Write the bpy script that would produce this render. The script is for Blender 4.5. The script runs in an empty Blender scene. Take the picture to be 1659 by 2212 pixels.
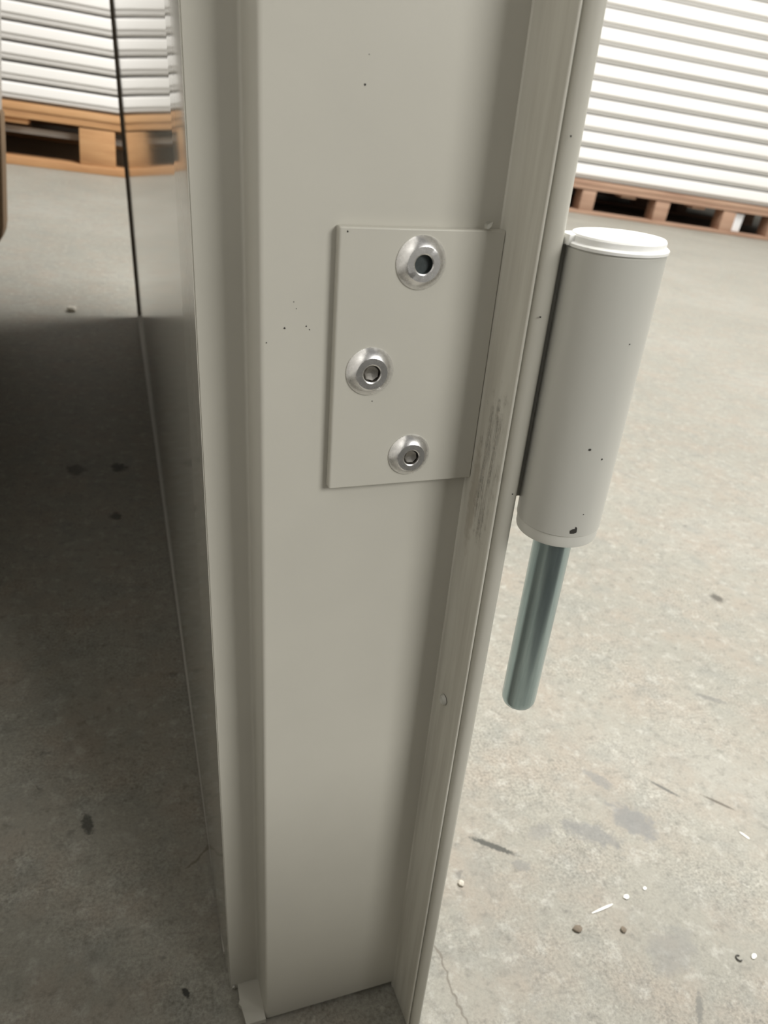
import bpy, bmesh, math, random
from mathutils import Matrix, Vector

random.seed(7)
sc = bpy.context.scene
col = sc.collection

# ------------------------------------------------------------------ camera
cam_data = bpy.data.cameras.new('camera')
cam_data.sensor_fit = 'VERTICAL'
cam_data.sensor_height = 36.0
cam_data.lens = 36.0 * 1600.0 / 2212.0
cam_data.clip_start = 0.01
cam_data.clip_end = 100
cam = bpy.data.objects.new('camera', cam_data)
cam.matrix_world = Matrix(((0.941496, 0.024916, -0.336103, 0.0),
                           (-0.304763, 0.488725, -0.817476, 0.0),
                           (0.143894, 0.872082, 0.467726, 0.33),
                           (0, 0, 0, 1)))
col.objects.link(cam)
sc.camera = cam
cam_data.dof.use_dof = True
cam_data.dof.focus_distance = 0.205
cam_data.dof.aperture_fstop = cam_data.lens / 1.0      # 1.0 mm pupil (lens is in mm)

# ------------------------------------------------------------------ sky, lights, exposure
world = bpy.data.worlds.new('overcast')
sc.world = world
world.use_nodes = True
bg = world.node_tree.nodes['Background']
bg.inputs['Color'].default_value = (1.0, 0.985, 0.95, 1)
bg.inputs['Strength'].default_value = 0.165

def area(name, loc, target, sx, sy, power, color):
    d = bpy.data.lights.new(name, 'AREA')
    d.shape = 'RECTANGLE'; d.size = sx; d.size_y = sy; d.energy = power; d.color = color
    o = bpy.data.objects.new(name, d); col.objects.link(o)
    o.location = loc
    o.rotation_euler = (Vector(target) - Vector(loc)).to_track_quat('-Z', 'Y').to_euler()
    return o
area('gate_light', (2.66, -4.35, 3.25), (0.06, 0.16, 0.25), 2.2, 2.2, 262, (1.0, 0.985, 0.94))
area('roof_light', (1.9, 1.15, 4.2), (1.6, 1.3, 0.0), 3.4, 1.9, 345, (1.0, 0.985, 0.95))

sc.view_settings.view_transform = 'Standard'
sc.view_settings.look = 'None'
sc.view_settings.gamma = 1.0
sc.view_settings.use_curve_mapping = False
sc.view_settings.exposure = 0.0
sc.cycles.use_denoising = True
sc.cycles.max_bounces = 8

# ------------------------------------------------------------------ materials
def new_mat(name):
    m = bpy.data.materials.new(name); m.use_nodes = True
    return m, m.node_tree, m.node_tree.nodes['Principled BSDF']

def nd(nt, t, **kw):
    n = nt.nodes.new(t)
    for k, v in kw.items():
        if hasattr(n, k): setattr(n, k, v)
        else: n.inputs[k].default_value = v
    return n

def math_node(nt, op, a, b=None, clamp=False):
    n = nt.nodes.new('ShaderNodeMath'); n.operation = op; n.use_clamp = clamp
    for i, v in enumerate((a, b)):
        if v is None: continue
        if isinstance(v, (int, float)): n.inputs[i].default_value = v
        else: nt.links.new(v, n.inputs[i])
    return n.outputs[0]

def noise(nt, vec, scale, detail=4, rough=0.6):
    n = nd(nt, 'ShaderNodeTexNoise'); n.inputs['Scale'].default_value = scale
    n.inputs['Detail'].default_value = detail; n.inputs['Roughness'].default_value = rough
    nt.links.new(vec, n.inputs['Vector'])
    return n.outputs['Fac']

def ramp(nt, fac, stops):
    n = nd(nt, 'ShaderNodeValToRGB')
    e = n.color_ramp.elements
    while len(e) < len(stops): e.new(0.5)
    for i, (p, c) in enumerate(stops):
        e[i].position = p
        e[i].color = (c, c, c, 1) if isinstance(c, (int, float)) else (*c, 1)
    nt.links.new(fac, n.inputs['Fac'])
    return n.outputs['Color']

def mix(nt, fac, a, b, blend='MIX'):
    n = nd(nt, 'ShaderNodeMix'); n.data_type = 'RGBA'; n.blend_type = blend
    for s, v in ((0, fac), (6, a), (7, b)):
        if isinstance(v, (int, float)): n.inputs[s].default_value = v
        elif isinstance(v, tuple): n.inputs[s].default_value = (*v, 1)
        else: nt.links.new(v, n.inputs[s])
    return n.outputs[2]

def bump(nt, bsdf, h, strength, dist):
    n = nd(nt, 'ShaderNodeBump'); n.inputs['Strength'].default_value = strength
    n.inputs['Distance'].default_value = dist
    nt.links.new(h, n.inputs['Height']); nt.links.new(n.outputs[0], bsdf.inputs['Normal'])

def objco(nt):
    return nd(nt, 'ShaderNodeTexCoord').outputs['Object']

def blob(nt, vec, c, size, ang=0.0, wob=0.35, wobscale=None, soft=0.35):
    """soft elliptical mask with a ragged outline, centred on c in object space"""
    mp = nd(nt, 'ShaderNodeMapping'); mp.vector_type = 'TEXTURE'
    mp.inputs['Location'].default_value = c
    mp.inputs['Rotation'].default_value = (0, 0, ang) if not isinstance(ang, tuple) else ang
    mp.inputs['Scale'].default_value = size
    nt.links.new(vec, mp.inputs['Vector'])
    ln = nd(nt, 'ShaderNodeVectorMath'); ln.operation = 'LENGTH'
    nt.links.new(mp.outputs[0], ln.inputs[0])
    nz = noise(nt, vec, wobscale or 1.2 / max(min(s for s in size if s < 0.9), 1e-4), 3)
    d = math_node(nt, 'ADD', ln.outputs['Value'], math_node(nt, 'MULTIPLY', math_node(nt, 'SUBTRACT', nz, 0.5), wob * 4))
    r = nd(nt, 'ShaderNodeMapRange'); r.interpolation_type = 'SMOOTHSTEP'
    r.inputs['From Min'].default_value = 1.0 - soft; r.inputs['From Max'].default_value = 1.0 + soft
    r.inputs['To Min'].default_value = 1.0; r.inputs['To Max'].default_value = 0.0
    nt.links.new(d, r.inputs['Value'])
    return r.outputs['Result']

PAINT = (0.50, 0.485, 0.43)

def paint_mat(name, rough=0.38, color=PAINT, peel=0.12):
    m, nt, b = new_mat(name)
    co = objco(nt)
    n1 = noise(nt, co, 18, 3)
    c = mix(nt, ramp(nt, n1, [(0.3, 0.0), (0.7, 1.0)]), tuple(x * 0.965 for x in color), tuple(min(1, x * 1.03) for x in color))
    nt.links.new(c, b.inputs['Base Color'])
    b.inputs['Roughness'].default_value = rough
    bump(nt, b, noise(nt, co, 900, 2), peel, 0.0001)
    return m

M = {}
M['paint'] = paint_mat('grey_paint')
M['barrel_paint'] = paint_mat('barrel_paint', 0.34, (0.50, 0.495, 0.455))
M['gloss'] = paint_mat('gloss_sheet_paint', 0.06, PAINT, 0.015)
M['lip'] = paint_mat('lip_paint', 0.5, (0.55, 0.53, 0.48))
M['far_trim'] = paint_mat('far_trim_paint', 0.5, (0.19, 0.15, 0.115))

def worn_lit_mat():
    """flange paint with the scuffed, dirty patch beside the hinge plate"""
    m, nt, b = new_mat('worn_flange_paint')
    co = objco(nt)
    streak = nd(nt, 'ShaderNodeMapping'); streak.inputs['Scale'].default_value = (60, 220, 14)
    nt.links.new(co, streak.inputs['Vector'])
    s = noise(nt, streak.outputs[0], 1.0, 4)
    base = mix(nt, math_node(nt, 'MULTIPLY', ramp(nt, s, [(0.42, 0.0), (0.72, 1.0)]), 0.6), (0.56, 0.545, 0.485), (0.36, 0.338, 0.288))  # base lighter than the leaf's paint, standing in for light on this wall
    sc1 = blob(nt, co, (0.055, -0.0105, 0.249), (0.05, 0.0045, 0.017), (0, 0, 0), 0.5, 260)
    sc2 = blob(nt, co, (0.055, -0.0055, 0.238), (0.05, 0.0020, 0.014), (0, 0, 0), 0.4, 400)
    grit = noise(nt, co, 900, 6, 0.75)
    patch = ramp(nt, noise(nt, streak.outputs[0], 3.0, 5, 0.7), [(0.42, 0.0), (0.62, 1.0)])
    sc1 = math_node(nt, 'MULTIPLY', sc1, patch)
    gr = ramp(nt, grit, [(0.40, (0.10, 0.09, 0.075)), (0.55, (0.33, 0.30, 0.25)), (0.68, (0.6, 0.57, 0.5))])
    c = mix(nt, math_node(nt, 'MULTIPLY', sc1, 0.8), base, gr)
    c = mix(nt, math_node(nt, 'MULTIPLY', sc2, 0.45), c, (0.30, 0.26, 0.2))
    nt.links.new(c, b.inputs['Base Color'])
    b.inputs['Roughness'].default_value = 0.45
    bump(nt, b, math_node(nt, 'MULTIPLY', grit, sc1), 0.6, 0.0006)
    return m
M['worn'] = worn_lit_mat()

def metal(name, color, rough, scale=2500, aniso=None, metallic=1.0):
    m, nt, b = new_mat(name)
    co = objco(nt)
    b.inputs['Metallic'].default_value = metallic
    n1 = noise(nt, co, scale, 4, 0.7)
    nt.links.new(mix(nt, ramp(nt, n1, [(0.35, 0.0), (0.7, 1.0)]), tuple(x * 0.8 for x in color), color), b.inputs['Base Color'])
    r = nd(nt, 'ShaderNodeMapRange'); r.inputs['To Min'].default_value = rough * 0.75; r.inputs['To Max'].default_value = rough * 1.35
    nt.links.new(noise(nt, co, scale * 0.4, 3), r.inputs['Value'])
    nt.links.new(r.outputs[0], b.inputs['Roughness'])
    bump(nt, b, n1, 0.16, 0.00009)
    return m
M['alu'] = metal('aluminium_rivet', (0.90, 0.89, 0.88), 0.25, 1100, metallic=0.90)
M['mandrel'] = metal('rivet_mandrel_steel', (0.42, 0.40, 0.37), 0.4)
M['dark_hole'] = metal('rivet_bore_steel', (0.11, 0.125, 0.125), 0.45)
M['burr'] = metal('bare_metal_burr', (0.9, 0.9, 0.88), 0.2)

def zinc():
    m, nt, b = new_mat('zinc_plated_pin')
    co = objco(nt)
    mp = nd(nt, 'ShaderNodeMapping'); mp.inputs['Scale'].default_value = (1, 1, 0.06)
    nt.links.new(co, mp.inputs['Vector'])
    n1 = noise(nt, mp.outputs[0], 700, 4, 0.7)
    nt.links.new(ramp(nt, n1, [(0.3, (0.33, 0.42, 0.435)), (0.7, (0.48, 0.58, 0.59))]), b.inputs['Base Color'])
    b.inputs['Metallic'].default_value = 0.9
    b.inputs['Roughness'].default_value = 0.24
    return m
M['zinc'] = zinc()

def plastic():
    m, nt, b = new_mat('white_bush_plastic')
    co = objco(nt)
    nt.links.new(ramp(nt, noise(nt, co, 260, 3), [(0.3, (0.84, 0.84, 0.81)), (0.7, (0.92, 0.92, 0.9))]), b.inputs['Base Color'])
    b.inputs['Roughness'].default_value = 0.42
    b.inputs['Subsurface Weight'].default_value = 0.25
    b.inputs['Subsurface Radius'].default_value = (0.003, 0.003, 0.0027)
    return m
M['plastic'] = plastic()

def simple(name, color, rough=0.6, var=0.1, scale=40):
    m, nt, b = new_mat(name)
    co = objco(nt)
    nt.links.new(mix(nt, noise(nt, co, scale, 4), tuple(x * (1 - var) for x in color), tuple(min(1, x * (1 + var)) for x in color)), b.inputs['Base Color'])
    b.inputs['Roughness'].default_value = rough
    return m
M['white_panel'] = simple('white_panel_coating', (0.91, 0.89, 0.86), 0.35, 0.02, 6)
M['panel_core'] = simple('panel_lower_lip', (0.80, 0.78, 0.755), 0.5, 0.03, 6)  # white dulled, shade of the recess put into the lip's colour
M['panel_core_grey'] = simple('panel_lower_lip_grey', (0.62, 0.61, 0.585), 0.5, 0.03, 6)  # darker lip tone, shadow under the proud band put into colour
M['card'] = simple('brown_cardboard', (0.33, 0.22, 0.13), 0.85, 0.15, 60)
M['dirt'] = simple('dark_dirt', (0.03, 0.028, 0.024), 0.8, 0.3, 900)
M['pebble'] = simple('pale_pebble', (0.62, 0.58, 0.5), 0.8, 0.2, 300)
M['crumb'] = simple('brown_crumb', (0.20, 0.165, 0.125), 0.9, 0.3, 400)
M['chip'] = simple('white_paint_chip', (0.85, 0.84, 0.8), 0.6, 0.05, 300)
M['shaving'] = simple('dark_shaving', (0.05, 0.045, 0.04), 0.6, 0.2, 300)
M['film'] = simple('white_plastic_film', (0.86, 0.87, 0.88), 0.4, 0.06, 20)
M['strap'] = simple('grey_bar', (0.5, 0.5, 0.47), 0.6, 0.1, 20)
M['plastic_low'] = simple('off_white_bush_plastic', (0.60, 0.595, 0.55), 0.4, 0.04, 200)  # same white plastic made darker, shade under the barrel in its colour
M['dark_wall'] = simple('dark_plinth', (0.07, 0.068, 0.062), 0.8, 0.1, 3)
M['wall'] = simple('hall_wall', (0.55, 0.54, 0.5), 0.8, 0.05, 2)

def wood(name, a, b_, c_):
    m, nt, b = new_mat(name)
    co = objco(nt)
    oi = nd(nt, 'ShaderNodeObjectInfo')
    off = nd(nt, 'ShaderNodeVectorMath'); off.operation = 'ADD'
    nt.links.new(co, off.inputs[0])
    rv = nd(nt, 'ShaderNodeCombineXYZ')
    k = math_node(nt, 'MULTIPLY', oi.outputs['Random'], 40.0)
    for i in range(3): nt.links.new(k, rv.inputs[i])
    nt.links.new(rv.outputs[0], off.inputs[1])
    mp = nd(nt, 'ShaderNodeMapping'); mp.inputs['Scale'].default_value = (2.2, 26, 26)
    nt.links.new(off.outputs[0], mp.inputs['Vector'])
    g = noise(nt, mp.outputs[0], 1.3, 6, 0.65)
    c = ramp(nt, g, [(0.28, a), (0.5, b_), (0.75, c_)])
    t = mix(nt, math_node(nt, 'MULTIPLY', oi.outputs['Random'], 0.5), c, tuple(x * 0.62 for x in b_))
    nt.links.new(t, b.inputs['Base Color'])
    b.inputs['Roughness'].default_value = 0.8
    bump(nt, b, g, 0.3, 0.002)
    return m
M['wood_light'] = wood('orange_pallet_wood', (0.40, 0.19, 0.08), (0.60, 0.33, 0.15), (0.74, 0.46, 0.24))
M['wood_red'] = wood('reddish_pallet_wood', (0.33, 0.19, 0.13), (0.46, 0.29, 0.20), (0.56, 0.38, 0.27))

def floor_mat():
    m, nt, b = new_mat('concrete_floor')
    co = objco(nt)
    big = noise(nt, co, 3.2, 5, 0.6)
    c = ramp(nt, big, [(0.30, (0.272, 0.264, 0.226)), (0.5, (0.313, 0.300, 0.256)), (0.70, (0.350, 0.337, 0.295))])
    warm = noise(nt, co, 21, 5, 0.65)
    c = mix(nt, math_node(nt, 'MULTIPLY', ramp(nt, warm, [(0.44, 0.0), (0.64, 1.0)]), 0.62), c, (0.330, 0.283, 0.230))
    cool = noise(nt, co, 33, 5, 0.65)
    c = mix(nt, math_node(nt, 'MULTIPLY', ramp(nt, cool, [(0.50, 0.0), (0.70, 1.0)]), 0.55), c, (0.238, 0.242, 0.218))
    mid = noise(nt, co, 150, 6, 0.72)
    c = mix(nt, math_node(nt, 'MULTIPLY', ramp(nt, mid, [(0.52, 0.0), (0.70, 1.0)]), 0.7), c, (0.165, 0.158, 0.136))
    pale = noise(nt, co, 95, 6, 0.72)
    c = mix(nt, math_node(nt, 'MULTIPLY', ramp(nt, pale, [(0.53, 0.0), (0.68, 1.0)]), 0.65), c, (0.46, 0.447, 0.40))
    fine = noise(nt, co, 620, 5, 0.75)
    grainy = ramp(nt, noise(nt, co, 16, 3, 0.6), [(0.40, 0.30), (0.62, 1.0)])
    c = mix(nt, grainy, c, ramp(nt, fine, [(0.34, 0.30), (0.5, 0.5), (0.66, 0.67)]), 'OVERLAY')
    # pits
    vo = nd(nt, 'ShaderNodeTexVoronoi'); vo.inputs['Scale'].default_value = 55; vo.inputs['Randomness'].default_value = 1
    wv = nd(nt, 'ShaderNodeVectorMath'); wv.operation = 'ADD'
    nz = nd(nt, 'ShaderNodeTexNoise'); nz.inputs['Scale'].default_value = 160
    nt.links.new(co, nz.inputs['Vector'])
    sv = nd(nt, 'ShaderNodeVectorMath'); sv.operation = 'SCALE'; sv.inputs['Scale'].default_value = 0.012
    nt.links.new(nz.outputs['Color'], sv.inputs[0])
    nt.links.new(co, wv.inputs[0]); nt.links.new(sv.outputs[0], wv.inputs[1]); nt.links.new(wv.outputs[0], vo.inputs['Vector'])
    rnd = nd(nt, 'ShaderNodeSeparateColor'); nt.links.new(vo.outputs['Color'], rnd.inputs[0])
    thr = math_node(nt, 'MULTIPLY', math_node(nt, 'SUBTRACT', rnd.outputs[0], 0.72, True), 0.42)
    pit = nd(nt, 'ShaderNodeMapRange'); pit.interpolation_type = 'SMOOTHSTEP'
    pit.inputs['From Min'].default_value = -0.05; pit.inputs['From Max'].default_value = 0.03
    nt.links.new(math_node(nt, 'SUBTRACT', thr, vo.outputs['Distance']), pit.inputs['Value'])
    pits = pit.outputs[0]
    c = mix(nt, math_node(nt, 'MULTIPLY', pits, 0.55), c, (0.14, 0.135, 0.12))
    # smudges, gouges and cracks that lie where the photograph shows them
    for (cx, cy, sx, sy, an, k, cc, wob) in (
            (0.241, 0.213, 0.016, 0.006, -0.6, 0.55, (0.26, 0.26, 0.255), 0.5),
            (0.271, 0.215, 0.013, 0.008, -0.9, 0.60, (0.255, 0.26, 0.26), 0.6),
            (0.267, 0.246, 0.009, 0.004, -1.0, 0.5, (0.27, 0.275, 0.27), 0.5),
            (0.213, 0.220, 0.008, 0.004, 0.2, 0.4, (0.29, 0.285, 0.27), 0.5),
            (0.305, 0.232, 0.009, 0.0011, -0.9, 0.75, (0.15, 0.15, 0.135), 0.4),
            (0.333, 0.216, 0.009, 0.0010, -0.8, 0.80, (0.16, 0.14, 0.11), 0.4),
            (0.182, 0.217, 0.0125, 0.0017, -0.64, 0.9, (0.10, 0.10, 0.085), 0.35),
            (0.192, 0.203, 0.005, 0.003, -0.4, 0.45, (0.25, 0.25, 0.24), 0.5),
            (0.240, 0.120, 0.007, 0.0016, 0.9, 0.6, (0.2, 0.2, 0.18), 0.5),
            (0.394, 0.296, 0.010, 0.0025, -0.6, 0.5, (0.22, 0.215, 0.2), 0.5),
            (0.245, 0.146, 0.014, 0.009, 0.3, 0.35, (0.28, 0.28, 0.27), 0.5),
            (0.495, 0.408, 0.005, 0.006, 0.3, 0.75, (0.12, 0.11, 0.09), 0.4),
            (-0.037, 0.671, 0.008, 0.010, 0.2, 0.7, (0.1, 0.09, 0.075), 0.5),
            (0.000, 0.676, 0.007, 0.008, 0.2, 0.8, (0.08, 0.075, 0.065), 0.5),
            (-0.003, 0.582, 0.005, 0.006, 0.2, 0.7, (0.09, 0.085, 0.075), 0.5),
            (-0.019, 0.271, 0.0025, 0.006, 0.2, 0.7, (0.08, 0.08, 0.07), 0.5),
            (0.021, 0.179, 0.0012, 0.0024, 0.5, 0.85, (0.05, 0.05, 0.045), 0.4)):
        f = blob(nt, co, (cx, cy, 0), (sx, sy, 1.0), an, wob)
        c = mix(nt, math_node(nt, 'MULTIPLY', f, min(0.95, k * 1.15)), c, tuple(0.7 * q for q in cc))
    # hairline crack beside the flange and one in the shade
    for (cx, cy, ln, an, amp) in ((0.132, 0.153, 0.026, 1.62, 0.004), (0.036, 0.245, 0.014, 0.75, 0.003)):
        mp = nd(nt, 'ShaderNodeMapping'); mp.vector_type = 'TEXTURE'
        mp.inputs['Location'].default_value = (cx, cy, 0); mp.inputs['Rotation'].default_value = (0, 0, an)
        nt.links.new(co, mp.inputs['Vector'])
        sp = nd(nt, 'ShaderNodeSeparateXYZ'); nt.links.new(mp.outputs[0], sp.inputs[0])
        w = math_node(nt, 'MULTIPLY', math_node(nt, 'SUBTRACT', noise(nt, co, 75, 3), 0.5), amp * 3)
        d = math_node(nt, 'ABSOLUTE', math_node(nt, 'ADD', sp.outputs[1], w))
        a = nd(nt, 'ShaderNodeMapRange'); a.inputs['From Min'].default_value = 0.0003; a.inputs['From Max'].default_value = 0.0009
        a.inputs['To Min'].default_value = 1; a.inputs['To Max'].default_value = 0
        nt.links.new(d, a.inputs['Value'])
        e = nd(nt, 'ShaderNodeMapRange'); e.inputs['From Min'].default_value = ln * 0.85; e.inputs['From Max'].default_value = ln
        e.inputs['To Min'].default_value = 1; e.inputs['To Max'].default_value = 0
        nt.links.new(math_node(nt, 'ABSOLUTE', sp.outputs[0]), e.inputs['Value'])
        c = mix(nt, math_node(nt, 'MULTIPLY', math_node(nt, 'MULTIPLY', a.outputs[0], e.outputs[0]), 0.75), c, (0.16, 0.14, 0.11))
    nt.links.new(c, b.inputs['Base Color'])
    b.inputs['Roughness'].default_value = 0.62
    h = math_node(nt, 'SUBTRACT', math_node(nt, 'ADD', math_node(nt, 'MULTIPLY', fine, 0.5), mid), math_node(nt, 'MULTIPLY', pits, 0.6))
    bump(nt, b, h, 0.5, 0.0009)
    return m
M['floor'] = floor_mat()

# ------------------------------------------------------------------ mesh helpers
def obj_from(name, verts, faces, mat, parent=None, smooth=None, mats=None, midx=None):
    me = bpy.data.meshes.new(name)
    me.from_pydata([tuple(v) for v in verts], [], faces)
    bm = bmesh.new(); bm.from_mesh(me)
    bmesh.ops.recalc_face_normals(bm, faces=bm.faces)
    bm.to_mesh(me); bm.free()
    for mm in (mats or [mat]): me.materials.append(mm)
    if midx:
        for p, i in zip(me.polygons, midx): p.material_index = i
    if smooth is not None:
        for p in me.polygons: p.use_smooth = True
        me.set_sharp_from_angle(angle=math.radians(smooth))
    o = bpy.data.objects.new(name, me); col.objects.link(o)
    if parent is not None: o.parent = parent
    return o

def extrude(name, poly, z0, z1, mat, parent=None, smooth=30, axis='w', mats=None, seg_mat=None):
    """closed 2-D polygon swept along one axis; poly in mm for axis 'w'"""
    n = len(poly); v = []; f = []
    for z in (z0, z1):
        for a, b in poly: v.append((a, b, z) if axis == 'w' else (z, a, b))
    for i in range(n):
        j = (i + 1) % n
        f.append((i, j, n + j, n + i))
    f.append(tuple(range(n))); f.append(tuple(range(2 * n - 1, n - 1, -1)))
    mi = None
    if seg_mat: mi = [seg_mat(i) for i in range(n)] + [0, 0]
    return obj_from(name, v, f, mat, parent, smooth, mats, mi)

def arc(cx, cy, r, a0, a1, n=6):
    return [(cx + r * math.cos(math.radians(a0 + (a1 - a0) * i / n)), cy + r * math.sin(math.radians(a0 + (a1 - a0) * i / n))) for i in range(n + 1)]

def mm(poly): return [(a / 1000, b / 1000) for a, b in poly]

def lathe(name, prof, mat, parent, seg=48, smooth=35, mats=None, midx=None, jitter=0.0):
    """profile of (radius, height) turned about local Z"""
    v = []; f = []; mi = []
    for k, (r, h) in enumerate(prof):
        for s in range(seg):
            a = 2 * math.pi * s / seg
            rr = r * (1 + (random.uniform(-jitter, jitter) if jitter else 0))
            v.append((rr * math.cos(a), rr * math.sin(a), h))
    for k in range(len(prof) - 1):
        for s in range(seg):
            t = (s + 1) % seg
            f.append((k * seg + s, k * seg + t, (k + 1) * seg + t, (k + 1) * seg + s))
            mi.append(midx[k] if midx else 0)
    f.append(tuple(range(seg - 1, -1, -1))); mi.append(midx[0] if midx else 0)
    f.append(tuple((len(prof) - 1) * seg + s for s in range(seg))); mi.append(midx[-1] if midx else 0)
    return obj_from(name, v, f, mat, parent, smooth, mats, mi)

def box(name, x0, x1, y0, y1, z0, z1, mat, parent=None, bev=0.0, jit=0.0):
    bm = bmesh.new()
    bmesh.ops.create_cube(bm, size=1.0)
    for v in bm.verts:
        v.co = Vector(((x0 + x1) / 2 + v.co.x * (x1 - x0) + random.uniform(-jit, jit),
                       (y0 + y1) / 2 + v.co.y * (y1 - y0) + random.uniform(-jit, jit),
                       (z0 + z1) / 2 + v.co.z * (z1 - z0) + random.uniform(-jit, jit) * 0.5))
    if bev: bmesh.ops.bevel(bm, geom=bm.edges[:], offset=bev, segments=2, affect='EDGES', profile=0.5)
    me = bpy.data.meshes.new(name); bm.to_mesh(me); bm.free()
    me.materials.append(mat)
    if bev:
        for p in me.polygons: p.use_smooth = True
        me.set_sharp_from_angle(angle=math.radians(40))
    o = bpy.data.objects.new(name, me); col.objects.link(o)
    if parent is not None: o.parent = parent
    return o

def empty(name, loc, rz=0.0):
    o = bpy.data.objects.new(name, None); col.objects.link(o)
    o.empty_display_size = 0.05
    o.location = loc; o.rotation_euler = (0, 0, rz)
    return o

def tag(o, label, cat, group=None, kind='thing'):
    o['label'] = label; o['category'] = cat; o['kind'] = kind
    if group: o['group'] = group
    return o

# ------------------------------------------------------------------ setting
fl = box('floor', -9, 11, -6, 11, -0.2, 0.0, M['floor']); fl['kind'] = 'structure'
wf = box('wall_front', -4.0, 0.04, -0.70, -0.50, 0.0, 3.2, M['dark_wall']); wf['kind'] = 'structure'  # unseen wall added behind the camera to block front light
pl0 = box('trim_1', -4.0, 0.40, -0.50, -0.085, 0.0, 0.25, M['dark_wall']); pl0['kind'] = 'structure'  # unseen low block added to keep the gate light off the near floor
wb = box('wall_back', -9, 11, 10.6, 10.9, 0.0, 4.0, M['wall']); wb['kind'] = 'structure'

# ------------------------------------------------------------------ the grey door leaf (leans 4.3 degrees to the left)
leaf = bpy.data.objects.new('door_leaf', None); col.objects.link(leaf)
leaf.empty_display_size = 0.05
th = math.asin(0.07433)
leaf.matrix_world = Matrix(((math.cos(th), 0, -math.sin(th), 0.0512),
                            (0, 1, 0, 0.1607),
                            (math.sin(th), 0, math.cos(th), 0.0035),
                            (0, 0, 0, 1)))
tag(leaf, 'grey painted steel door leaf standing on edge, with riveted hinge and glossy left face', 'door')
LH = 1.19          # leaf height
BOT = -0.0020
LV = 1.045         # leaf width (away from the camera)

# edge profile: recess, proud post face, flange wall (mm, u to the right, v away)
prof = []
prof += [(-12.55, 15.5)]
prof += [(-12.4, 15.1), (-12.1, 15.0), (-1.9, 15.0)]
prof += arc(-1.9, 14.0, 1.0, 90, 0, 4)[1:]
prof += [(-0.7, 2.0)]
prof += arc(0.85, 1.3, 1.3, 180, 270, 6)
prof += [(54.6, 0.0)]
prof += [(54.6, 40.0), (-12.2, 40.0)]
edge = extrude('edge_profile', mm(prof), BOT, LH, M['paint'], leaf, 28)
wall = [(54.3, 1.0), (54.35, -0.2)] + arc(54.2, -0.75, 0.5, 90, 0, 3)[1:] + [(55.0, -8.0), (55.4, -14.0)] + arc(55.75, -16.4, 0.4, 180, 360, 5) + [(56.15, -14.0), (55.9, 1.0)]
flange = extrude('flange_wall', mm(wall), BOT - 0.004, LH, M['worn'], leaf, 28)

# outer skin on the right with its rolled front bead
sk = [(56.55, -14.0), (56.55, -16.2), (57.1, -17.3), (58.0, -18.0), (59.4, -18.25)]
sk += arc(59.5, -17.1, 1.15, 270, 360, 5)[1:]
sk += [(60.65, LV * 1000), (59.6, LV * 1000), (59.6, -14.0)]
extrude('outer_skin', mm(sk), BOT - 0.004, LH, M['paint'], leaf, 28)

# glossy sheet on the left, its front end bent in slightly
sh = [(-12.75, 15.25), (-13.68, 41.5), (-13.7, 43.0), (-13.7, LV * 1000), (-12.9, LV * 1000), (-12.9, 45.0), (-12.3, 15.6)]
extrude('face_sheet', mm(sh), BOT + 0.001, LH, M['gloss'], leaf, 2.0)
box('inner_filling', -0.0127, 0.0596, 0.040, LV - 0.001, 0.001, LH, M['paint'], leaf)
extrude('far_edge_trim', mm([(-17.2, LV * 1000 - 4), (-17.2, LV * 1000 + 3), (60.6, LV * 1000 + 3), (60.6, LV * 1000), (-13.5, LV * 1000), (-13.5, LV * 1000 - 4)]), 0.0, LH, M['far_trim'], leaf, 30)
# bottom lip, a thin wedge widening to the far end
lv = [(-0.0131, 0.03, -0.001), (-0.01355, 0.03, -0.001), (-0.0131, 0.03, 0.0006), (-0.01355, 0.03, 0.0006),
      (-0.0134, LV - 0.004, 0.0), (-0.0178, LV - 0.004, 0.0), (-0.0134, LV - 0.004, 0.003), (-0.0178, LV - 0.004, 0.003)]
obj_from('bottom_lip', lv, [(0, 1, 3, 2), (4, 6, 7, 5), (0, 4, 5, 1), (2, 3, 7, 6), (1, 5, 7, 3), (0, 2, 6, 4)], M['lip'], leaf)
# little shelf that closes the recess at the bottom
cap = extrude('bottom_plate', mm([(-9.6, 15.2), (-9.6, 8.5), (-10.3, 7.2), (-9.3, 6.0), (-8.4, -1.5), (-0.6, -1.5), (-0.6, 15.2)]), -0.0018, 0.0008, M['paint'], leaf, 30)
cap['label'] = 'light grey plate under the recess'

# ---- hinge plate with its three rivets
pl = [(16.1, -0.01), (16.1, -2.0)] + arc(16.75, -2.0, 0.65, 180, 270, 4)[1:] + [(54.7, -2.65), (54.7, -0.01)]
plate = extrude('hinge_plate', mm(pl), 0.2425, 0.3045, M['paint'], leaf, 30)
bv = plate.modifiers.new('edge', 'BEVEL'); bv.width = 0.0003; bv.segments = 2; bv.limit_method = 'ANGLE'; bv.angle_limit = math.radians(50)

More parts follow.
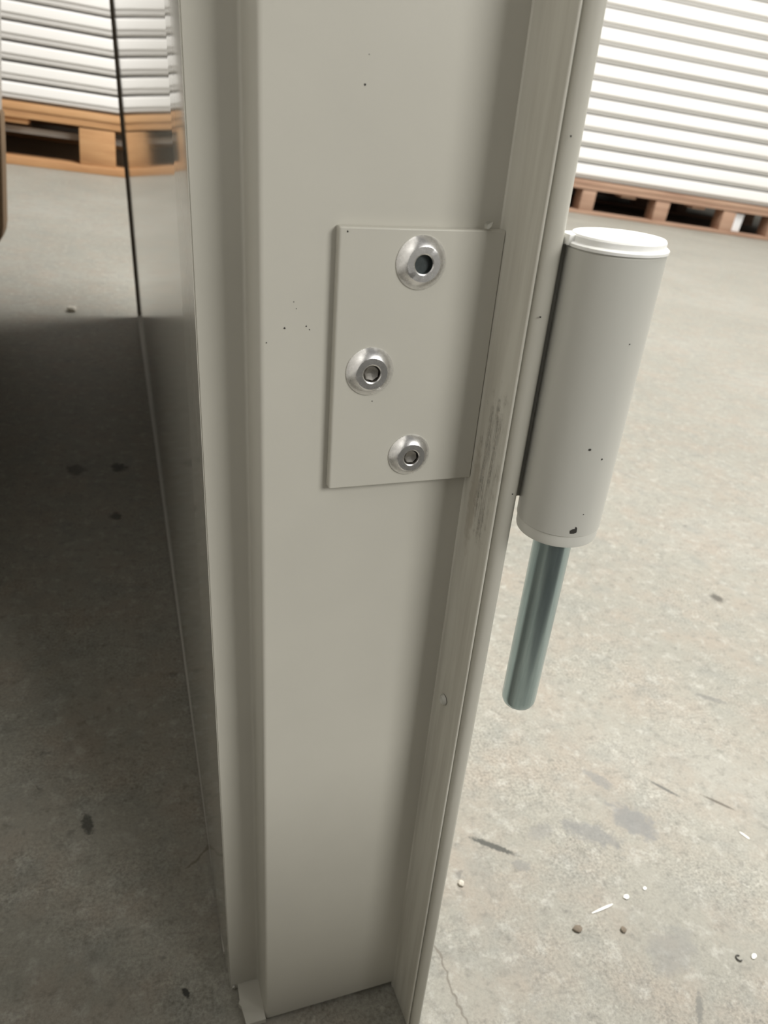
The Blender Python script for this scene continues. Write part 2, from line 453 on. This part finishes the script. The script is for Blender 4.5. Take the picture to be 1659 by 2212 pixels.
def rivet(u, w, R, bore, rot):
    prof = [(R, 0.0), (R * 0.995, 0.25), (R * 0.93, 0.75), (R * 0.80, 1.45), (R * 0.68, 1.95), (R * 0.645, 2.05),
            (R * 0.40, 2.05), (R * 0.355, 1.9), (R * 0.345, 0.6)]
    prof = [(r / 1000, h / 1000) for r, h in prof]
    o = lathe('rivet', prof, M['alu'], plate, 40, 25, mats=[M['alu'], M['mandrel'], M['dark_hole']],
              midx=[0] * 7 + [bore, bore], jitter=0.002)
    o.rotation_euler = (math.radians(90), 0, 0)
    o.location = (u / 1000, -0.00262, w / 1000)
    # broken mandrel stub inside the bore
    if bore == 1:
        s = lathe('rivet', [(r / 1000, h / 1000) for r, h in ((R * 0.34, 0.55), (R * 0.335, 1.25), (R * 0.29, 1.5), (R * 0.03, 1.15))], M['mandrel'], None, 7, 20)
        s.data.transform(Matrix.Rotation(rot, 4, 'Z') @ Matrix.Shear('XY', 4, (0.0, 0.0)))
        bm = bmesh.new(); bm.from_mesh(o.data)
        k0 = len(bm.faces)
        bm.from_mesh(s.data)
        bm.faces.ensure_lookup_table()
        for fc in bm.faces[k0:]: fc.material_index = 1
        bm.to_mesh(o.data); bm.free()
        bpy.data.objects.remove(s)
    return o
r1 = rivet(35.0, 297.4, 5.9, 2, 0); r1['label'] = 'open, dark-bored rivet at the top of the plate'
r2 = rivet(24.8, 272.8, 5.8, 1, 0.4); r2['label'] = 'left rivet with broken mandrel in its bore'
r3 = rivet(36.6, 250.6, 5.5, 1, 1.5); r3['label'] = 'lowest rivet with broken mandrel in its bore'

# ---- hinge barrel, bushes and pin
BX, BY, R = 0.0722, -0.0200, 0.0105
def at_barrel(o): o.location = (BX, BY, 0); return o
br = [(R - 0.0004, 0.2385), (R, 0.2389), (R, 0.3040), (R - 0.0004, 0.3044)]
barrel = at_barrel(lathe('hinge_barrel', br, M['barrel_paint'], leaf, 72, 35))
box('hinge_arm', 0.0606, 0.0690, -0.0145, -0.0110, 0.2425, 0.3042, M['barrel_paint'], leaf, 0.0003)
up = lathe('upper_bush', [(R * 0.985, 0.3044), (R * 1.02, 0.3045), (R * 1.025, 0.3051), (R * 0.99, 0.3054), (R * 0.945, 0.3055), (R * 0.945, 0.3066), (R * 0.92, 0.3070),
                          (R * 0.50, 0.3070), (R * 0.47, 0.3067)], M['plastic'], barrel, 64, 30)
up['label'] = 'white plastic bush on top of the barrel'
tab = box('bush_tab', -0.0112, -0.0060, 0.001, 0.006, 0.3045, 0.3068, M['plastic'], barrel, 0.0004)
lo = lathe('lower_bush', [(R * 0.40, 0.2352), (R * 0.90, 0.2352), (R * 0.96, 0.2356), (R * 0.975, 0.2362), (R * 0.975, 0.2390)], M['plastic_low'], barrel, 64, 30)
lo['label'] = 'off-white plastic bush under the barrel'
pr = 0.00495
pin = lathe('hinge_pin', [(pr * 0.25, 0.1748), (pr * 0.70, 0.1750), (pr * 0.90, 0.1757), (pr * 0.985, 0.1768), (pr, 0.1780), (pr, 0.2360)], M['zinc'], barrel, 56, 40)
pin['label'] = 'bluish zinc-plated steel pin'

# ---- small blemishes on the leaf
def flake(name, parent, loc, size, mat, normal='v', thick=0.00008, n=7, stretch=1.0, ang=0.0):
    pts = []
    for i in range(n):
        a = 2 * math.pi * i / n
        r = size * random.uniform(0.6, 1.1)
        x, y = r * math.cos(a) * stretch, r * math.sin(a)
        pts.append((x * math.cos(ang) - y * math.sin(ang), x * math.sin(ang) + y * math.cos(ang)))
    if normal == 'v': P = [(x, d, y) for d in (0, -thick) for x, y in pts]
    elif normal == 'u': P = [(d, x, y) for d in (0, -thick) for x, y in pts]
    else: P = [(x, y, d) for d in (0, thick) for x, y in pts]
    f = [tuple(range(n)), tuple(range(2 * n - 1, n - 1, -1))] + [(i, (i + 1) % n, n + (i + 1) % n, n + i) for i in range(n)]
    o = obj_from(name, P, f, mat, parent)
    o.location = loc
    return o
for u, w, s in ((20.8, 330.5, 0.26), (21.3, 335.6, 0.10), (5.2, 282.5, 0.26), (7.2, 288.3, 0.13), (7.8, 286.8, 0.10), (10.1, 282.9, 0.20),
                (10.9, 282.1, 0.14), (1.2, 279.3, 0.18)):
    flake('dirt_speck', edge, (u / 1000, 0.0, w / 1000), s / 1000, M['dirt'])
for u, w, s in ((25.9, 265.4, 0.16), (17.9, 303.6, 0.22)):
    flake('dirt_speck', plate, (u / 1000, -0.00265, w / 1000), s / 1000, M['dirt'])
skin = bpy.data.objects['outer_skin']
for u, w, s in ((57.9, 289.4, 0.28), (57.6, 324.7, 0.24), (59.0, 245.4, 0.22)):
    flake('dirt_speck', skin, (u / 1000, -0.0182, w / 1000), s / 1000, M['dirt'])
def barrel_flake(deg, w, s, n=7, st=1.0, an=0.0):
    a = math.radians(deg)
    o = flake('paint_chip', barrel, (R * math.cos(a), R * math.sin(a), w), s, M['dirt'], 'v', 0.00010, n, st, an)
    o.rotation_euler = (0, 0, a + math.radians(90))
    return o
barrel_flake(-104, 0.2623, 0.00033); barrel_flake(-84, 0.2597, 0.00024); barrel_flake(-101, 0.2405, 0.00075, 8, 1.5, 0.3); barrel_flake(-98, 0.2412, 0.0006, 7, 0.6, 0.2); barrel_flake(-103.5, 0.2402, 0.0004, 6, 1.2, 0.8); barrel_flake(-84, 0.2868, 0.00015); barrel_flake(-92, 0.2452, 0.00014)
# nick of bare metal at the plate's upper right corner, and a burr at the sheet's foot
nk = flake('metal_burr', plate, (0.0500, -0.0018, 0.3056), 0.00125, M['burr'], 'v', 0.0018, 6, 0.42, -0.5)
flake('metal_burr', edge, (-0.0113, 0.0148, 0.0008), 0.0007, M['burr'], 'v', 0.001, 6, 1.2, 0.0)
# raised weld spatter ring on the flange wall
ws = lathe('weld_spatter', [(0.0019, 0.0), (0.0017, 0.0006), (0.0013, 0.0010), (0.0009, 0.0007), (0.0003, 0.0002)], M['barrel_paint'], flange, 14, 60, jitter=0.12)
ws.rotation_euler = (0, math.radians(-90), 0)
ws.location = (0.05475, -0.0068, 0.1672)

# ------------------------------------------------------------------ second leaf at the left, leaning the other way against the first
leaf2 = bpy.data.objects.new('door_leaf', None); col.objects.link(leaf2)
leaf2.empty_display_size = 0.05
t2 = math.atan(0.079)
leaf2.matrix_world = Matrix(((math.cos(t2), 0, math.sin(t2), -0.1570), (0, 1, 0, 0.10), (-math.sin(t2), 0, math.cos(t2), 0.004), (0, 0, 0, 1)))
tag(leaf2, 'white door leaf at the left picture edge, its far corner in a brown cardboard guard', 'door')
box('white_face', -0.050, 0.0, -0.30, 1.148, 0.10, LH, M['white_panel'], leaf2, 0.003)
box('bottom_rail', -0.046, -0.012, -0.29, 1.09, 0.0, 0.10, M['paint'], leaf2, 0.002)
gp = [(0.0035, 0.092), (0.0035, 0.245)]
g = []
gp = [(-0.052, 0.10), (-0.045, 0.088), (-0.006, 0.088), (0.0005, 0.093), (0.004, 0.102), (0.0055, 0.115), (0.0042, 0.20), (0.0025, 0.255), (-0.002, 0.262), (-0.052, 0.262)]
v = [(a, y, b) for y in (1.10, 1.152) for a, b in gp]
nn = len(gp)
gd = obj_from('cardboard_guard', v, [(i, (i + 1) % nn, nn + (i + 1) % nn, nn + i) for i in range(nn)] + [tuple(range(nn)), tuple(range(2 * nn - 1, nn - 1, -1))], M['card'], leaf2, 40)
gd['label'] = 'brown cardboard corner guard with a rounded lower end'

# ------------------------------------------------------------------ pallets
def pallet(name, loc, rz, L, depth, H, blocks, mat, label, deck=0.024, bottom=0.026, pieces=()):
    p = empty(name, loc, rz)
    tag(p, label, 'pallet', 'pallets under the white panels')
    y = 0.0; k = 0
    while y + 0.1 <= depth + 1e-6:
        box('deck_board', 0, L, y, y + 0.1, H - deck, H, mat, p, 0.002, 0.0015); y += 0.125 + (0.0 if k % 2 else 0.01); k += 1
    for y0 in (0.004, depth / 2 - 0.05, depth - 0.11):
        box('stretcher_board', 0, L, y0, y0 + 0.1, H - 2 * deck, H - deck - 0.0005, mat, p, 0.002, 0.0012)
        box('bottom_board', 0, L, y0 - 0.003, y0 + 0.1, 0.0, bottom, mat, p, 0.002, 0.0015)
        for x0, x1 in blocks:
            box('block', x0, x1, y0 + 0.002, y0 + 0.1, bottom + 0.0005, H - 2 * deck - 0.004, mat, p, 0.003, 0.002)
    for x0, x1, z0, z1 in pieces:
        box('hanging_board', x0, x1, 0.03, 0.13, z0, z1, mat, p, 0.002, 0.001)
    return p
LY = 3.03
pallet('wooden_pallet', (-1.02, LY, 0), 0.0, 1.245, 2.3, 0.194, [(0.0, 0.1), (0.335, 0.44), (0.57, 0.675), (0.922, 1.038), (1.14, 1.245)], M['wood_light'],
       'orange wooden pallet under the white panels on the left', pieces=[(0.675, 0.762, 0.128, 0.146)])
bar = box('metal_bar', -1.0, 0.22, LY + 0.125, LY + 0.155, 0.092, 0.112, M['strap']); 
bar.parent = bpy.data.objects['wooden_pallet']; bar.matrix_parent_inverse = bar.parent.matrix_world.inverted()
bar.location = (1.02, -LY, 0)
bar['label'] = 'grey bar inside the pallet opening'
rz = math.atan2(-0.1524, 0.98832)
RX, RY = 2.647, 3.92
dx, dy = 0.98832, -0.1524
S0 = -0.98
pallet('wooden_pallet', (RX + S0 * dx, RY + S0 * dy, 0), rz, 2.7, 2.3, 0.176,
       [(0.0, 0.09), (0.37, 0.46), (0.83, 0.913), (1.29, 1.38), (1.73, 1.815), (2.05, 2.14), (2.60, 2.70)], M['wood_red'],
       'reddish wooden pallet under the tall white panel stack on the right', bottom=0.018, pieces=[(1.08, 1.17, 0.112, 0.128), (1.535, 1.62, 0.112, 0.128)])
# white patch, added as the light showing through the right pallet's third opening
fm = box('plastic_film', S0 * -1 + 0.842, S0 * -1 + 0.905, 0.03, 0.05, 0.021, 0.121, M['film'], None, 0.004, 0.002)
fm.location = (RX + S0 * dx, RY + S0 * dy, 0.0); fm.rotation_euler = (0, 0, rz)
tag(fm, 'scrap of bright white film inside an opening of the right pallet', 'film')

# ------------------------------------------------------------------ stacks of white panels
def panel_mesh(name, L, depth, t, kind):
    r = 0.006
    if kind == 'left':      # white upper band, fine groove, lower lip set back
        pf = [(0.0, t - 0.003 - r)] 
        pf = arc(r, t - 0.002 - r, r, 180, 90, 4) + [(depth, t - 0.002), (depth, 0.004), (0.026, 0.004), (0.026, 0.0085)] + \
             [(0.0075, 0.0095), (0.0055, 0.011), (0.0055, 0.0205), (0.010, 0.021), (0.010, 0.0232), (0.0, 0.0242)]
        shaded_lip = lambda i: 1 if 7 <= i <= 10 else 0
    else:                   # proud white band over a recessed lower lip
        pf = arc(r, t - 0.0015 - r, r, 180, 90, 4) + [(depth, t - 0.0015), (depth, 0.004), (0.030, 0.004), (0.030, 0.007)] + \
             [(0.016, 0.0075), (0.0145, 0.0095), (0.0145, 0.019), (0.013, 0.022), (0.006, 0.0235), (0.0, 0.028)]
        shaded_lip = lambda i: 1 if 7 <= i <= 11 else 0
    n = len(pf)
    v = [(x, y, z) for x in (0, L) for y, z in pf]
    f = [(i, (i + 1) % n, n + (i + 1) % n, n + i) for i in range(n)] + [tuple(range(n)), tuple(range(2 * n - 1, n - 1, -1))]
    return obj_from(name, v, f, M['white_panel'], None, 35, [M['white_panel'], M['panel_core'] if kind == 'left' else M['panel_core_grey']], [shaded_lip(i) for i in range(n)] + [0, 0])

ORD = ['lowest', 'second', 'third', 'fourth', 'fifth', 'sixth', 'seventh', 'eighth', 'ninth', 'tenth', 'eleventh', 'twelfth', 'thirteenth', 'fourteenth', 'fifteenth']
def stack(kind, base, rz, L, depth, t, n, where, group):
    src = None
    for k in range(n):
        if src is None: src = o = panel_mesh('white_panel', L, depth, t, kind)
        else:
            o = src.copy(); col.objects.link(o)
        o.location = (base[0] + random.uniform(-0.012, 0.012), base[1] + random.uniform(-0.003, 0.003), base[2] + k * t)
        o.rotation_euler = (0, 0, rz)
        nm = 'lowest white panel' if k == 0 else ORD[k] + ' white panel from the bottom'
        tag(o, nm + ' of the ' + where, 'panel', group)
stack('left', (-1.05, LY - 0.004, 0.1945), 0.0, 1.30, 2.3, 0.0562, 9, 'stack on the orange pallet at left', 'white panels on the left pallet')
stack('right', (RX + S0 * dx, RY + S0 * dy - 0.004, 0.1755), rz, 2.8, 2.3, 0.0788, 13, 'stack on the reddish pallet at right', 'white panels on the right pallet')

# ------------------------------------------------------------------ bits lying on the floor
def crumb(name, x, y, r, mat, label, cat, flat=0.6, stretch=1.0, ang=0.0):
    bm = bmesh.new()
    bmesh.ops.create_icosphere(bm, subdivisions=2, radius=r)
    for vv in bm.verts:
        k = 1 + random.uniform(-0.16, 0.16)
        vv.co = Vector((vv.co.x * k * stretch, vv.co.y * k, vv.co.z * k * flat))
    bmesh.ops.rotate(bm, verts=bm.verts, cent=(0, 0, 0), matrix=Matrix.Rotation(ang, 3, 'Z'))
    zmin = min(vv.co.z for vv in bm.verts)
    for vv in bm.verts: vv.co.z -= zmin
    me = bpy.data.meshes.new(name); bm.to_mesh(me); bm.free(); me.materials.append(mat)
    o = bpy.data.objects.new(name, me); col.objects.link(o); o.location = (x, y, 0.0)
    return tag(o, label, cat)
crumb('pebble', 0.156, 0.200, 0.0016, M['pebble'], 'pale pebble on the floor just right of the door flange', 'pebble')
crumb('pebble', -0.061, 1.217, 0.0075, M['pebble'], 'pale pebble at the edge of the shadow, left', 'pebble')
crumb('pebble', 0.203, 0.1655, 0.0018, M['crumb'], 'brown crumb below the long thin white sliver', 'pebble', 0.5, 1.3)
crumb('pebble', 0.226, 0.160, 0.0015, M['crumb'], 'round brown crumb right of the other brown crumb', 'pebble', 0.5)
crumb('paint_chip', 0.2220, 0.1722, 0.0007, M['chip'], 'long thin white paint sliver on the floor at lower right', 'paint chip', 0.4, 9.5, 0.14)
crumb('paint_chip', 0.2380, 0.1750, 0.0012, M['chip'], 'white paint dot just right of the long thin sliver', 'paint chip', 0.4, 1.5, 0.3)
crumb('paint_chip', 0.2510, 0.1770, 0.0009, M['chip'], 'smaller white paint dot, farthest right of the long thin sliver', 'paint chip', 0.4, 1.4, 0.3)
crumb('paint_chip', 0.3320, 0.1930, 0.0007, M['chip'], 'thin white sliver near the right picture edge', 'paint chip', 0.35, 4.5, -1.1)
crumb('paint_chip', 0.2840, 0.1335, 0.0011, M['chip'], 'white curl of paint in the lower right corner', 'paint chip', 0.5, 1.7, 0.3)
# curled dark shaving beside the white curl
def shaving(x, y, r):
    vv, ff = [], []
    N, K = 14, 6
    for i in range(N + 1):
        a = math.radians(40 + 250 * i / N)
        for k in range(K):
            b = 2 * math.pi * k / K
            rr = r + 0.00035 * math.cos(b)
            vv.append((rr * math.cos(a), rr * math.sin(a), 0.00035 + 0.00035 * math.sin(b) + 0.0004 * i / N))
    for i in range(N):
        for k in range(K):
            ff.append((i * K + k, i * K + (k + 1) % K, (i + 1) * K + (k + 1) % K, (i + 1) * K + k))
    ff.append(tuple(range(K))); ff.append(tuple(N * K + k for k in range(K)))
    o = obj_from('metal_shaving', vv, ff, M['shaving'], None, 60)
    o.location = (x, y, 0)
    tag(o, 'curled dark shaving beside the white curl of paint', 'shaving')
shaving(0.2755, 0.1345, 0.0014)
